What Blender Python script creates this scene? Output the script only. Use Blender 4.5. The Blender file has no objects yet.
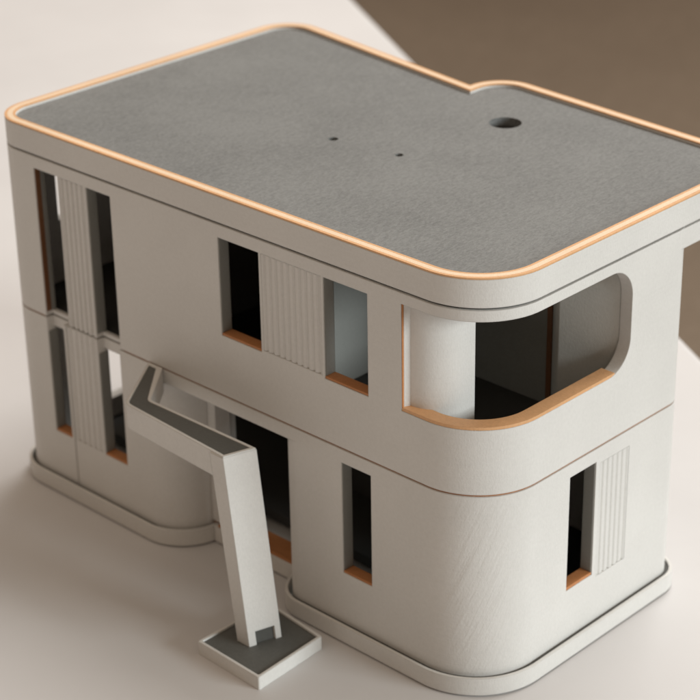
import bpy, bmesh, math
from mathutils import Vector, Matrix

S = bpy.context.scene
C = S.collection
R = math.radians

# ------------------------------------------------------------------ helpers
def round_poly(pts, seg=40):
    """pts: list of (x, y, r) counter-clockwise; returns the outline with rounded corners"""
    out = []
    n = len(pts)
    for i in range(n):
        p = Vector(pts[i][:2]); r = pts[i][2]
        a = (Vector(pts[i-1][:2]) - p).normalized()
        b = (Vector(pts[(i+1) % n][:2]) - p).normalized()
        if r <= 1e-5:
            out.append((p.x, p.y)); continue
        half = a.angle(b) / 2
        d = r / math.tan(half)
        c = p + (a + b).normalized() * (r / math.sin(half))
        s = p + a * d - c; e = p + b * d - c
        a0 = math.atan2(s.y, s.x); a1 = math.atan2(e.y, e.x)
        da = (a1 - a0 + math.pi) % (2*math.pi) - math.pi
        k = max(4, int(seg * abs(da) / (math.pi/2)))
        for j in range(k + 1):
            t = a0 + da * j / k
            out.append((c.x + r*math.cos(t), c.y + r*math.sin(t)))
    return out

def offset(pts, d):
    """push every edge of a CCW (x, y, r) polygon outward by d"""
    n = len(pts); res = []
    for i in range(n):
        p0 = Vector(pts[i-1][:2]); p1 = Vector(pts[i][:2]); p2 = Vector(pts[(i+1) % n][:2])
        e0 = (p1-p0).normalized(); e1 = (p2-p1).normalized()
        n0 = Vector((e0.y, -e0.x)); n1 = Vector((e1.y, -e1.x))
        cr = e0.x*e1.y - e0.y*e1.x
        k = 1 + n0.dot(n1)
        q = p1 + (n0 + n1) * (d / k)
        r = pts[i][2]
        if r > 0:
            r = max(0.004, r + d if cr > 0 else r - d)
        res.append((q.x, q.y, r))
    return res

def prism_bm(poly, z0, z1, bm=None):
    bm = bm or bmesh.new()
    lo = [bm.verts.new((x, y, z0)) for x, y in poly]
    hi = [bm.verts.new((x, y, z1)) for x, y in poly]
    n = len(poly)
    bm.faces.new(list(reversed(lo))); bm.faces.new(hi)
    for i in range(n):
        j = (i+1) % n
        bm.faces.new((lo[i], lo[j], hi[j], hi[i]))
    return bm

def box_bm(x0, x1, y0, y1, z0, z1, bm=None):
    return prism_bm([(x0, y0), (x1, y0), (x1, y1), (x0, y1)], z0, z1, bm)

def prism_x_bm(poly_yz, x0, x1):
    """profile in the y-z plane pushed along x"""
    bm = bmesh.new()
    lo = [bm.verts.new((x0, y, z)) for y, z in poly_yz]
    hi = [bm.verts.new((x1, y, z)) for y, z in poly_yz]
    n = len(poly_yz)
    bm.faces.new(list(reversed(lo))); bm.faces.new(hi)
    for i in range(n):
        j = (i+1) % n
        bm.faces.new((lo[i], lo[j], hi[j], hi[i]))
    return bm

def obj(name, bm, mat, parent=None):
    bmesh.ops.recalc_face_normals(bm, faces=bm.faces)
    me = bpy.data.meshes.new(name); bm.to_mesh(me); bm.free()
    o = bpy.data.objects.new(name, me); C.objects.link(o)
    me.materials.append(mat)
    if parent: o.parent = parent
    return o

def cut(o, cutters):
    for bm in cutters:
        c = obj('cutter', bm, o.data.materials[0])
        m = o.modifiers.new('cut', 'BOOLEAN'); m.operation = 'DIFFERENCE'; m.solver = 'EXACT'; m.object = c
        dg = bpy.context.evaluated_depsgraph_get()
        me = bpy.data.meshes.new_from_object(o.evaluated_get(dg))
        o.modifiers.remove(m)
        old = o.data; o.data = me; me.name = o.name; bpy.data.meshes.remove(old)
        cm = c.data; bpy.data.objects.remove(c); bpy.data.meshes.remove(cm)
    return o

def cyl(cx, cy, r, z0, z1, n=48):
    return prism_bm([(cx + r*math.cos(2*math.pi*i/n), cy + r*math.sin(2*math.pi*i/n)) for i in range(n)], z0, z1)

# ------------------------------------------------------------------ materials
class NT:
    def __init__(s, name):
        s.m = bpy.data.materials.new(name); s.m.use_nodes = True
        s.t = s.m.node_tree; s.b = s.t.nodes['Principled BSDF']
        s.tc = s.t.nodes.new('ShaderNodeTexCoord')
    def n(s, typ, **kw):
        nd = s.t.nodes.new(typ)
        for k, v in kw.items():
            if k in nd.inputs: nd.inputs[k].default_value = v
            else: setattr(nd, k, v)
        return nd
    def l(s, a, b): s.t.links.new(a, b)
    def mapped(s, scale, rot=(0, 0, 0)):
        m = s.n('ShaderNodeMapping'); m.inputs['Scale'].default_value = scale; m.inputs['Rotation'].default_value = rot
        s.l(s.tc.outputs['Object'], m.inputs['Vector']); return m.outputs[0]
    def noise(s, vec, scale, detail=4, rough=.6):
        nd = s.n('ShaderNodeTexNoise'); nd.inputs['Scale'].default_value = scale
        nd.inputs['Detail'].default_value = detail; nd.inputs['Roughness'].default_value = rough
        s.l(vec, nd.inputs['Vector']); return nd.outputs['Fac']
    def math(s, op, a, b):
        nd = s.n('ShaderNodeMath'); nd.operation = op
        for i, v in enumerate((a, b)):
            if isinstance(v, (int, float)): nd.inputs[i].default_value = v
            else: s.l(v, nd.inputs[i])
        return nd.outputs[0]
    def ramp(s, fac, c0, c1, p0=.3, p1=.7):
        nd = s.n('ShaderNodeValToRGB'); e = nd.color_ramp.elements
        e[0].position = p0; e[1].position = p1
        e[0].color = (*c0, 1); e[1].color = (*c1, 1)
        s.l(fac, nd.inputs[0]); return nd.outputs[0]
    def dot(s, v):
        nd = s.n('ShaderNodeVectorMath'); nd.operation = 'DOT_PRODUCT'
        s.l(s.tc.outputs['Object'], nd.inputs[0]); nd.inputs[1].default_value = v; return nd.outputs['Value']
    def bump(s, height, strength, dist, radius=None):
        nd = s.n('ShaderNodeBump'); nd.inputs['Strength'].default_value = strength; nd.inputs['Distance'].default_value = dist
        s.l(height, nd.inputs['Height'])
        if radius:
            bv = s.n('ShaderNodeBevel'); bv.samples = 6; bv.inputs['Radius'].default_value = radius
            s.l(bv.outputs[0], nd.inputs['Normal'])
        s.l(nd.outputs[0], s.b.inputs['Normal'])

def mul(c, k): return tuple(x*k for x in c)

def plastic(name, col, rough=.55, vary=.05, radius=.004, grain=.28, layers=True, streaks=False, spec=.35):
    t = NT(name)
    big = t.noise(t.mapped((1, 1, 1)), 3.0, 4)
    fine = t.noise(t.mapped((1, 1, 1)), 120, 3)
    mixv = t.math('ADD', t.math('MULTIPLY', big, .6), t.math('MULTIPLY', fine, .4))
    t.l(t.ramp(mixv, mul(col, 1-vary), mul(col, 1+vary), .35, .65), t.b.inputs['Base Color'])
    t.b.inputs['Roughness'].default_value = rough
    t.b.inputs['Specular IOR Level'].default_value = spec
    h = t.math('MULTIPLY', t.noise(t.mapped((1, 1, .6)), 240, 3), .5)
    if layers:                                       # the layer lines of the print, uneven from layer to layer
        z = t.dot((0, 0, 1))
        cz = t.n('ShaderNodeCombineXYZ'); t.l(t.math('MULTIPLY', z, 190), cz.inputs[2])
        t.l(t.math('MULTIPLY', t.noise(t.mapped((1, 1, 1)), 2), .4), cz.inputs[0])
        lay = t.noise(cz.outputs[0], 1.0, 2)
        h = t.math('ADD', h, t.math('MULTIPLY', lay, .35))
    if streaks:                                      # slanted scuffs on the rounded near corner
        u = t.dot((.66, .66, -.38)); v = t.dot((.27, .27, .92))
        cb = t.n('ShaderNodeCombineXYZ')
        t.l(t.math('MULTIPLY', u, 42), cb.inputs[0]); t.l(t.math('MULTIPLY', v, 2.2), cb.inputs[1])
        st = t.noise(cb.outputs[0], 1.0, 4, .6)
        vm = t.n('ShaderNodeVectorMath'); vm.operation = 'DISTANCE'
        mp = t.mapped((1, 1, .42)); t.l(mp, vm.inputs[0]); vm.inputs[1].default_value = (-.045, .05, .115)
        mk = t.n('ShaderNodeMapRange'); mk.inputs['From Min'].default_value = .05; mk.inputs['From Max'].default_value = .15
        mk.inputs['To Min'].default_value = 1; mk.inputs['To Max'].default_value = 0
        t.l(vm.outputs['Value'], mk.inputs['Value'])
        h = t.math('ADD', h, t.math('MULTIPLY', t.math('MULTIPLY', st, mk.outputs[0]), 1.8))
    t.bump(h, grain, .004, radius)
    return t.m

WHITE = (.675, .665, .64)
M_wall = plastic('white_print', WHITE)
M_low = plastic('white_print_scuffed', WHITE, streaks=True)
M_trim = plastic('peach_trim', (.70, .40, .20), rough=.45, vary=.10, radius=.0015, layers=False)
M_brown = plastic('brown_trim', (.20, .09, .042), rough=.5, vary=.12, radius=.002, layers=False)
M_cream = plastic('cream_trim', (.81, .63, .45), rough=.45, vary=.06, radius=.0012, layers=False)
M_sill = plastic('terracotta_trim', (.50, .215, .085), rough=.5, vary=.12, radius=.003, layers=False)
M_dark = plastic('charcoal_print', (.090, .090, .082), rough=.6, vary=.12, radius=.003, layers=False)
M_inlay = plastic('grey_inlay_print', (.112, .114, .106), rough=.6, vary=.12, radius=.002, layers=False)
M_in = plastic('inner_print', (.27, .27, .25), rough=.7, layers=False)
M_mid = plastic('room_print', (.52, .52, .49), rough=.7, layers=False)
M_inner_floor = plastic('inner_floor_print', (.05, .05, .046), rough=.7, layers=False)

def deck_material():
    t = NT('grey_deck_print')
    v = t.mapped((1, 1, 1))
    g1 = t.noise(v, 125, 4, .75)
    g2 = t.noise(v, 4, 4, .55)
    g3 = t.noise(t.mapped((1.0, .38, 1), (0, 0, R(-44))), 150, 2, .6)     # short strokes left by the nozzle
    f = t.math('ADD', t.math('MULTIPLY', g1, .5), t.math('ADD', t.math('MULTIPLY', g2, .24), t.math('MULTIPLY', g3, .35)))
    t.l(t.ramp(f, (.129, .132, .129), (.203, .207, .202), .37, .63), t.b.inputs['Base Color'])
    t.b.inputs['Roughness'].default_value = .62
    t.b.inputs['Specular IOR Level'].default_value = .35
    h = t.math('ADD', t.math('MULTIPLY', g1, .8), t.math('MULTIPLY', g3, 1.2))
    t.bump(h, .28, .003)
    return t.m
M_deck = deck_material()

def table_material():
    t = NT('tabletop_laminate')
    v = t.mapped((1, 1, 1))
    f = t.noise(v, 1.1, 5, .55)
    t.l(t.ramp(f, (.590, .578, .575), (.645, .635, .632), .3, .7), t.b.inputs['Base Color'])
    r = t.ramp(t.noise(v, 2.3, 5, .6), (.5,)*3, (.62,)*3)
    t.l(r, t.b.inputs['Roughness'])
    t.b.inputs['Specular IOR Level'].default_value = .3
    t.bump(t.noise(v, 60, 3), .06, .002)
    return t.m
M_table = table_material()

def floor_material():
    t = NT('brown_floor')
    v = t.mapped((1, 1, 1))
    f = t.math('ADD', t.math('MULTIPLY', t.noise(v, .25, 4), .6), t.math('MULTIPLY', t.noise(v, 9, 4, .7), .4))
    t.l(t.ramp(f, (.150, .112, .078), (.200, .153, .110), .35, .65), t.b.inputs['Base Color'])
    t.b.inputs['Roughness'].default_value = .8
    t.bump(t.noise(v, 12, 4, .7), .4, .05)
    return t.m
M_floor = floor_material()

# ------------------------------------------------------------------ the setting
e0 = Vector((-3.948, 3.761)); e1 = Vector((-.674, 1.777))
ed = (e1 - e0).normalized()
A = e0 - ed*8; B = e1 + ed*10
nrm = Vector((ed.y, -ed.x))                       # towards the camera side
pts = [A, A + nrm*18, B + nrm*18, B]
table = obj('tabletop', prism_bm([(p.x, p.y) for p in pts], -.25, 0.0), M_table)
table['kind'] = 'structure'
bev = table.modifiers.new('edge', 'BEVEL'); bev.width = .03; bev.segments = 4
bm = bmesh.new(); bmesh.ops.create_grid(bm, x_segments=2, y_segments=2, size=60)
bmesh.ops.translate(bm, verts=bm.verts, vec=(0, 0, -3.4))
floor = obj('floor', bm, M_floor); floor['kind'] = 'structure'

# ------------------------------------------------------------------ the model house
H, ZS, ZM, ZB = 1.0, .9307, .4988, .0478
T = .031
house = bpy.data.objects.new('model_house', None); C.objects.link(house)
house.location = (0, 0, 0); house.empty_display_size = .3
house['label'] = 'white two-storey model house with grey flat roof edged in peach, standing on the pale table'
house['category'] = 'model house'

ROOF = [(-1.605, 0, .10), (0, 0, .165), (0, .977, .10), (-.8485, 1.045, .10), (-.8485, .9328, 0), (-1.605, 1.05, .10)]
BODY = [(-1.605, 0, .10), (0, 0, .165), (0, .706, .06), (-.8485, .706, 0), (-.8485, .9228, 0), (-1.605, 1.03, .10)]
rp = lambda p, d=0: round_poly(offset(p, d) if d else p)

# roof: fascia slab > rim, deck
roof = obj('roof', prism_bm(rp(ROOF), ZS+.0032, H-.0038), M_wall, house)
prism = prism_bm(rp(ROOF, -.027), H-.03, H+.1)
cut(roof, [prism, cyl(-.620, .796, .0445, .8, 1.1), cyl(-.8543, .4426, .0125, .94, 1.1, 24), cyl(-.6646, .4659, .0105, .94, 1.1, 24)])
def ring(name, d0, d1, m):
    o = obj(name, prism_bm(rp(ROOF, -d0), H-.0037, H), m, roof)
    return cut(o, [prism_bm(rp(ROOF, -d1), H-.05, H+.05)])
ring('roof_rim', 0, .0070, M_trim)                       # three flush strips: peach, cream, peach
ring('rim_inlay', .0071, .0205, M_cream)
ring('roof_rim', .0206, .0265, M_trim)
deck = obj('roof_deck', prism_bm(rp(ROOF, -.0275), ZS+.0393, H-.0095), M_deck, roof)
cut(deck, [cyl(-.620, .796, .0395, .8, 1.1), cyl(-.8543, .4426, .0120, .9, 1.1, 24), cyl(-.6646, .4659, .0100, .9, 1.1, 24)])
tube = obj('hole_shade_liner', cyl(-.620, .796, .0442, ZS-.10, ZS+.0390), M_dark, roof)  # dark liner added to paint the shade inside the roof hole
cut(tube, [cyl(-.620, .796, .0400, .86, 1.1)])
core = obj('roof_collar', prism_bm(rp(BODY, -.008), ZS-.02, ZS+.02), M_dark, roof)
cut(core, [prism_bm(rp(BODY, -.03), ZS-.1, ZS+.1)])

# ----- upper storey
up = obj('upper_storey', prism_bm(rp(BODY), ZM+.0024, ZS-.0028), M_wall, house)
cavity = [(p[0], p[1], max(0, p[2]-T) if p[2] else 0) for p in offset(BODY, -T)]
ops = [prism_bm(round_poly(cavity), .40, ZS+.1)]
def rrect(y0, y1, z0, z1, r):                      # only the far (y1) corners are round
    return round_poly([(y0, z0, 0), (y1, z0, r), (y1, z1, r), (y0, z1, 0)], 30)
ZT, ZW = .897, .661                                # window head and sill of the upper storey
ops.append(prism_x_bm(rrect(-.2, .481, ZW-.006, ZT+.006, .075), -.2355, .2))   # corner opening
UL = [(-1.440, -1.3505), (-1.2445, -1.156)]
for a, b in UL:
    ops.append(box_bm(a, b, -.1, T+.02, .512, ZT))
    ops.append(box_bm(a, b, -.1, .020, .45, .515))
UB = [(-.788, -.6575), (-.4605, -.331)]
for a, b in UB:
    ops.append(box_bm(a, b, -.1, T+.02, ZW-.006, ZT))
ops.append(box_bm(-1.343, -1.2525, -.1, .008, .40, ZT))      # bed of the left flutes
ops.append(box_bm(-.650, -.468, -.1, .008, ZW, ZT))          # bed of the middle flutes
ops.append(box_bm(-1.75, -1.5, .165, .262, .672, .87))       # slit in the far end wall
cut(up, ops)
# lintel band under the roof, round the rear terrace
band = obj('terrace_beam', box_bm(-.052, -.0008, .640, .945, .880, ZS-.0030), M_wall, up)
obj('terrace_beam', box_bm(-.80, -.0012, .9455, .968, .880, ZS-.0026), M_wall, up)

# ----- lower storey
AL = (-.966, -.628)                                # the entrance alcove
YD = .150
low = obj('lower_storey', prism_bm(rp(BODY), .024, ZM-.0026), M_low, house)
def alcove(d, ytop, ydeep):
    """space in front of the door; its front corners are the rounded ends of the two blocks, d = growth of the blocks"""
    xl, xr = AL[0]+d, AL[1]-d
    rl, rr = .11+d, .075+d
    p = [(-1.3, -.3), (-.3, -.3), (-.3, -d)]
    for i in range(41):
        t = math.pi*1.5 - math.pi/2*i/40
        p.append((xr+rr + rr*math.cos(t), -d+rr + rr*math.sin(t)))
    p += [(xr, ydeep), (xl, ydeep)]
    for i in range(41):
        t = 0 - math.pi/2*i/40
        p.append((xl-rl + rl*math.cos(t), -d+rl + rl*math.sin(t)))
    p.append((-1.3, -d))
    return prism_bm(p, -.05, ytop)
ops = [alcove(0, .462, YD)]
e = .0015
cav = [(-1.605+T, T, .06), (-.966-.11, T, 0), (-.966-T, .11, 0), (-.966-T, YD+T, 0), (-.628+T, YD+T, 0), (-.628+T, .075, 0), (-.628+.075, T, 0),
       (-T, T, .12), (-T, .706-T, .02), (-.8485-T, .706-T, 0), (-.8485-T, .9228-T, 0), (-1.605+T, 1.03-T, .06)]
ops.append(prism_bm(round_poly(cav), .0, .462))
ops.append(box_bm(AL[0]+.012, AL[1]-.012, YD-.05, YD+T+.05, .0, .455))          # doorway
ZL, ZH = .181, .468
LL = [(-1.440, -1.375), (-1.2445, -1.1605)]
for a, b in LL:
    ops.append(box_bm(a, b, -.1, T+.02, ZL-.006, ZH))
    ops.append(box_bm(a, b, -.1, .020, ZH-.01, .55))
ops.append(box_bm(-.416, -.327, -.1, T+.02, .178, .463))
ops.append(box_bm(-T-.02, .1, .283, .376, .172, .463))
ops.append(box_bm(-1.358, -1.2525, -.1, .008, .178, .55))
ops.append(box_bm(-.007, .1, .391, .497, .160, .455))
ops.append(box_bm(-1.3665, -1.3625, -.1, .006, .0, .55))     # the upright joint under the flutes
ops.append(box_bm(-1.75, -1.5, .174, .43, .108, .43))        # opening in the far end wall
cut(low, ops)

# seam strip between the storeys
seam = obj('seam_strip', prism_bm(rp(BODY, -.0045), .485, .512), M_sill, house)
cut(seam, [prism_bm(rp(BODY, -.0195), .3, .7)] + [box_bm(a-.001, b+.001, -.1, .03, .3, .7) for a, b in ((-1.45, -1.15),)])
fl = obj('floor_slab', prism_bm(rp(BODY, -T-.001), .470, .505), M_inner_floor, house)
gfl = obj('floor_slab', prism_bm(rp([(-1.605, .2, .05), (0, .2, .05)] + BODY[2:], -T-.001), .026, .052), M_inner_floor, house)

# plinth: a tray whose lip stands free of the wall by a thin gap, its shade painted by a charcoal ring
pl = obj('plinth', prism_bm(rp(BODY, .0185), .0045, ZB), M_wall, house)
base = obj('contact_line_base', prism_bm(rp(BODY, .007), 0, .0042), M_dark, house)  # inset foot added for a dark contact line, shade put into its colour
cut(base, [alcove(.007, .3, .095)])
ring = prism_bm(rp(BODY, .0105), .008, .2)
pl_alc = alcove(.0185, .3, .088)
cut(pl, [pl_alc])
# groove: tray floor at 0.02 everywhere inside the lip; the alcove keeps its own lip
groove = obj('tmp', prism_bm(rp(BODY, .0105), .008, .2), M_wall)
cut(groove, [alcove(.0105, .4, .105)])
gb = bmesh.new(); gb.from_mesh(groove.data); bpy.data.objects.remove(groove)
cut(pl, [gb])
obj('threshold', box_bm(AL[0]+.001, AL[1]-.001, .106, YD+.006, .020, .053), M_sill, house)
obj('threshold', box_bm(AL[0]+.030, AL[1]+.011, .0905, .1055, .0479, .053), M_sill, house)
fr = box_bm(AL[0]+.0005, AL[0]+.028, .100, YD-.0005, .0535, .4615)
obj('door_frame', fr, M_wall, house)

jt = obj('plinth_gap_shade', prism_bm(rp(BODY, .0103), .0085, .0425), M_dark, house)  # charcoal ring added in the gap, shade put into its colour
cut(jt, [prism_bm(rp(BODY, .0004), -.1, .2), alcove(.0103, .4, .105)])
# ----- liners of the window reveals
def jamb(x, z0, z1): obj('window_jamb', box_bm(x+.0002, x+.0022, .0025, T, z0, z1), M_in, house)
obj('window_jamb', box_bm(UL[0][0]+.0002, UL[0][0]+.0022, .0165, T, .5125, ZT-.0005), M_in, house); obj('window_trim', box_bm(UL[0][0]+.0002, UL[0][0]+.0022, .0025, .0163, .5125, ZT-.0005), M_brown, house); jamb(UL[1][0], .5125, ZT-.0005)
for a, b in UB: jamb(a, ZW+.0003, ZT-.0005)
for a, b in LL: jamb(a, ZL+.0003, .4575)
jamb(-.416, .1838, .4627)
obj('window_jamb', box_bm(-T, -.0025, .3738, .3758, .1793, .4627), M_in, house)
# ----- sills
def sill(x0, x1, z, d=T): return obj('window_sill', box_bm(x0+.0005, x1-.0005, .0015, d, z-.0055, z), M_sill, house)
for a, b in UB: sill(a, b, ZW)
for a, b in LL: sill(a, b, ZL)
sill(-.416, -.327, .1835)
for a, b in UL: pass
obj('window_sill', box_bm(-T, -.0015, .2835, .3755, .1725, .179), M_sill, house)
# long wrap-round sill of the corner opening
outer = []; inner = []
rr = .165
outer.append((-.2350, .0012)); inner.append((-.2350, T+.006))
for i in range(41):
    t = -math.pi/2 + math.pi/2*i/40
    outer.append((-rr + (rr-.0012)*math.cos(t), rr + (rr-.0012)*math.sin(t)))
    inner.append((-rr + (rr-T-.006)*math.cos(t), rr + (rr-T-.006)*math.sin(t)))
outer.append((-.0012, .430)); inner.append((-T-.006, .430))
obj('balcony_sill', prism_bm(outer + inner[::-1], ZW-.006, ZW+.001), M_trim, house)
obj('balcony_jamb', box_bm(-.2354, -.2335, .0012, .006, ZW+.0015, ZT+.0055), M_sill, house)
# rounded inner wall of the corner balcony
w = [(-.2353, .0065)]
cx, cy, r = -.2285, .100, .0785
for i in range(31):
    t = -math.pi/2 + math.pi/2*i/30
    w.append((cx + r*math.cos(t), cy - .0 + (r+.0)*math.sin(t)))
w.append((-.150, .137))
inn = [(x-.02, y+.02) for x, y in w]
inn[-1] = (-.172, .137)
obj('balcony_wall', prism_bm(w + inn[::-1], .506, ZS-.004), M_wall, house)
# rooms
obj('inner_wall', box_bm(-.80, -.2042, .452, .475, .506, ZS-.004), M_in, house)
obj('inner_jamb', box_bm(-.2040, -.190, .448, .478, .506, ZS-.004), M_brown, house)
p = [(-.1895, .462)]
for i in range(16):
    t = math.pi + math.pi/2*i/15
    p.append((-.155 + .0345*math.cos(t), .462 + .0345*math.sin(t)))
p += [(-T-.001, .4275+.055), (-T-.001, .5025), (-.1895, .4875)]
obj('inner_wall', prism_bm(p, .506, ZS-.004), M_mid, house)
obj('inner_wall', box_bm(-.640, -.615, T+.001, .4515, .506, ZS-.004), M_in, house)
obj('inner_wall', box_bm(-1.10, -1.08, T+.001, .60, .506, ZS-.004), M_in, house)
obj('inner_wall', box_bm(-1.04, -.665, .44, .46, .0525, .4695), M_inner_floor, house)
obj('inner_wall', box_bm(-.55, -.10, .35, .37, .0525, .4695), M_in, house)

# ----- fluted panels
def flutes(x0, x1, z0, z1, n, depth, face='front'):
    """a row of upright flat ribs with narrow grooves between, lying in a shallow bed"""
    prof = []
    wd = (x1-x0)/n
    for k in range(n):
        for u, h in ((0, 0), (.30, 0), (.40, .55), (.50, 1), (.60, 1), (.70, .55), (.80, 0)):
            prof.append((x0 + (k+u)*wd, -.0074 + depth*h))
    prof.append((x1, -.0074))
    bm = bmesh.new()
    poly = [(x, .0078 + y) for x, y in prof] + [(x1, .0095), (x0, .0095)]
    prism_bm(poly, z0, z1, bm)
    if face == 'side':
        for v in bm.verts: v.co = Vector((-v.co.y, v.co.x, v.co.z))
    return obj('fluted_panel', bm, M_wall, house)
flutes(-1.3425, -1.253, ZM+.0025, ZT-.0005, 5, .0054)
flutes(-.6499, -.4681, ZW+.0005, ZT-.0005, 10, .0036)
flutes(-1.3575, -1.253, .1785, ZM-.0025, 5, .0040)
p = flutes(.3911, .4969, .1605, .4545, 6, .0032, 'side')

# ------------------------------------------------------------------ the entrance canopy on its slanted leg
can = bpy.data.objects.new('entrance_canopy', None); C.objects.link(can)
can.location = (-.52, -.17, 0); can.empty_display_size = .1
can['label'] = 'white angular canopy with slanted leg on a square foot, before the model doorway'
can['category'] = 'canopy'
def cobj(name, bm, m, parent=None):
    bmesh.ops.translate(bm, verts=bm.verts, vec=-can.location) if parent is None else bmesh.ops.translate(bm, verts=bm.verts, vec=-can.location)
    return obj(name, bm, m, parent or can)
ZC = .5005
PLAN = [(-1.052, -.0012, 0), (-.9310, -.1810, .036), (-.5780, -.2030, 0), (-.5543, -.1265, 0), (-.9000, -.1290, .020), (-1.0020, -.0012, 0)]
def shrink(pts, d): return offset(pts, -d)
beam = cobj('beam', prism_bm(rp(PLAN), ZC-.062, ZC), M_wall)
inl = shrink(PLAN, .0075)
inl[0] = (-1.038, -.0125, 0); inl[5] = (-1.013, -.0125, 0)
bm = prism_bm(rp(inl), ZC-.0030, ZC+.1); bmesh.ops.translate(bm, verts=bm.verts, vec=-can.location)
beam.location = (0, 0, 0)
# the cutter is built in the beam's own space, so move the pair together
beam.parent = None
cut(beam, [bm]); beam.parent = can
cobj('beam_inlay', prism_bm(rp(shrink([(x, y, r) for x, y, r in inl], .0003)), ZC-.0028, ZC-.0012), M_inlay, beam)
# leg: a slab leaning outward towards its foot, with a notch at the bottom
def leg_bm(y0, y1):
    top, bot = ZC-.0032, .0305
    bm = bmesh.new()
    xs_t = (-.6205, -.5772); xs_b = (-.5580, -.5185)
    return bm, xs_t, xs_b, top, bot
bm, xt, xb, zt, zb = leg_bm(0, 0)
yl, yr = -.2042, -.1255
sk = lambda y: .31*(y-yl)                          # the leg stands a little turned
def lerp(z, i):
    k = (zt-z)/(zt-zb); return xt[i]*(1-k) + xb[i]*k
# front outline in y-z with the notch, extruded between the two slanted planes
zn = zb+.034
out = [(yl, zb), (yl+.018, zb), (yl+.018, zn), (yr-.014, zn), (yr-.014, zb), (yr, zb), (yr, ZC-.0032), (yl, ZC-.0032)]
f = [bm.verts.new((lerp(z, 1)+sk(y), y, z)) for y, z in out]
b = [bm.verts.new((lerp(z, 0)+sk(y), y, z)) for y, z in out]
bm.faces.new(f); bm.faces.new(b[::-1])
for i in range(len(out)):
    j = (i+1) % len(out); bm.faces.new((f[i], b[i], b[j], f[j]))
leg = cobj('leg', bm, M_wall)
bm = bmesh.new()
o2 = [(yl+.0185, zb), (yr-.0145, zb), (yr-.0145, zn-.0005), (yl+.0185, zn-.0005)]
f = [bm.verts.new((lerp(z, 1)+sk(y)-.006, y, z)) for y, z in o2]
b = [bm.verts.new((lerp(z, 0)+sk(y)+.004, y, z)) for y, z in o2]
bm.faces.new(f); bm.faces.new(b[::-1])
for i in range(4):
    j = (i+1) % 4; bm.faces.new((f[i], b[i], b[j], f[j]))
cobj('leg_wedge', bm, M_dark, leg)
# foot plate
FP = [(-.6195, -.2700, .004), (-.4140, -.2765, .004), (-.4240, -.0660, .004), (-.6150, -.0460, .004)]
foot = cobj('foot_plate', prism_bm(round_poly(FP, 6), .0, .0345), M_wall)
foot.parent = None
bm = prism_bm(round_poly(offset(FP, -.0075), 6), .0295, .2); bmesh.ops.translate(bm, verts=bm.verts, vec=-can.location)
cut(foot, [bm]); foot.parent = can
cobj('foot_inlay', prism_bm(round_poly(offset(FP, -.0080), 6), .0297, .0304), M_inlay, foot)

# ------------------------------------------------------------------ light
W = bpy.data.worlds.new('World'); S.world = W; W.use_nodes = True
bg = W.node_tree.nodes['Background']
wt = W.node_tree                                     # a dim warm room: lighter ceiling, darker walls
tc = wt.nodes.new('ShaderNodeTexCoord'); sp = wt.nodes.new('ShaderNodeSeparateXYZ'); wr = wt.nodes.new('ShaderNodeValToRGB')
wt.links.new(tc.outputs['Generated'], sp.inputs[0]); wt.links.new(sp.outputs[2], wr.inputs[0]); wt.links.new(wr.outputs[0], bg.inputs['Color'])
wr.color_ramp.elements[0].position = .15; wr.color_ramp.elements[0].color = (.115, .078, .052, 1)
wr.color_ramp.elements[1].position = .85; wr.color_ramp.elements[1].color = (.61, .495, .390, 1)
bg.inputs['Strength'].default_value = 1.0

def area(name, loc, target, sx, sy, power, col):
    L = bpy.data.lights.new(name, 'AREA'); L.shape = 'RECTANGLE'; L.size = sx; L.size_y = sy
    L.energy = power; L.color = col
    o = bpy.data.objects.new(name, L); C.objects.link(o); o.location = loc
    d = Vector(target) - Vector(loc)
    o.rotation_euler = d.to_track_quat('-Z', 'Y').to_euler()
    return o
area('window_light', (18.7, 5.7, 5.6), (-.3, .3, .4), 8.5, 5.0, 3080, (.93, 1.0, 1.01))
area('rear_window_light', (-1.8, 9.0, 12.6), (-1.2, .1, .3), 9.0, 9.0, 1980, (1.0, .985, .96))

# ------------------------------------------------------------------ camera
q = dict(f=2037.89, pitch=.4545, yaw=2.3391, roll=-.0171)
d = Vector((math.cos(q['pitch'])*math.cos(q['yaw']), math.cos(q['pitch'])*math.sin(q['yaw']), -math.sin(q['pitch'])))
r = d.cross(Vector((0, 0, 1))).normalized(); u = r.cross(d)
c, s = math.cos(q['roll']), math.sin(q['roll'])
r2 = c*r + s*u; u2 = -s*r + c*u
cam = bpy.data.cameras.new('Camera'); co = bpy.data.objects.new('Camera', cam); C.objects.link(co)
m = Matrix((r2, u2, -d)).transposed().to_4x4(); m.translation = Vector((2.33, -2.8076, 2.6573))
co.matrix_world = m
cam.sensor_width = 36; cam.lens = 36*q['f']/700
cam.clip_start = .05; cam.clip_end = 300
cam.dof.use_dof = True; cam.dof.focus_distance = 4.15
cam.dof.aperture_fstop = cam.lens/1000/.033
S.camera = co

S.render.engine = 'CYCLES'
S.view_settings.view_transform = 'Standard'; S.view_settings.look = 'None'
S.view_settings.gamma = 1; S.view_settings.exposure = 0
S.render.resolution_x = S.render.resolution_y = 1024
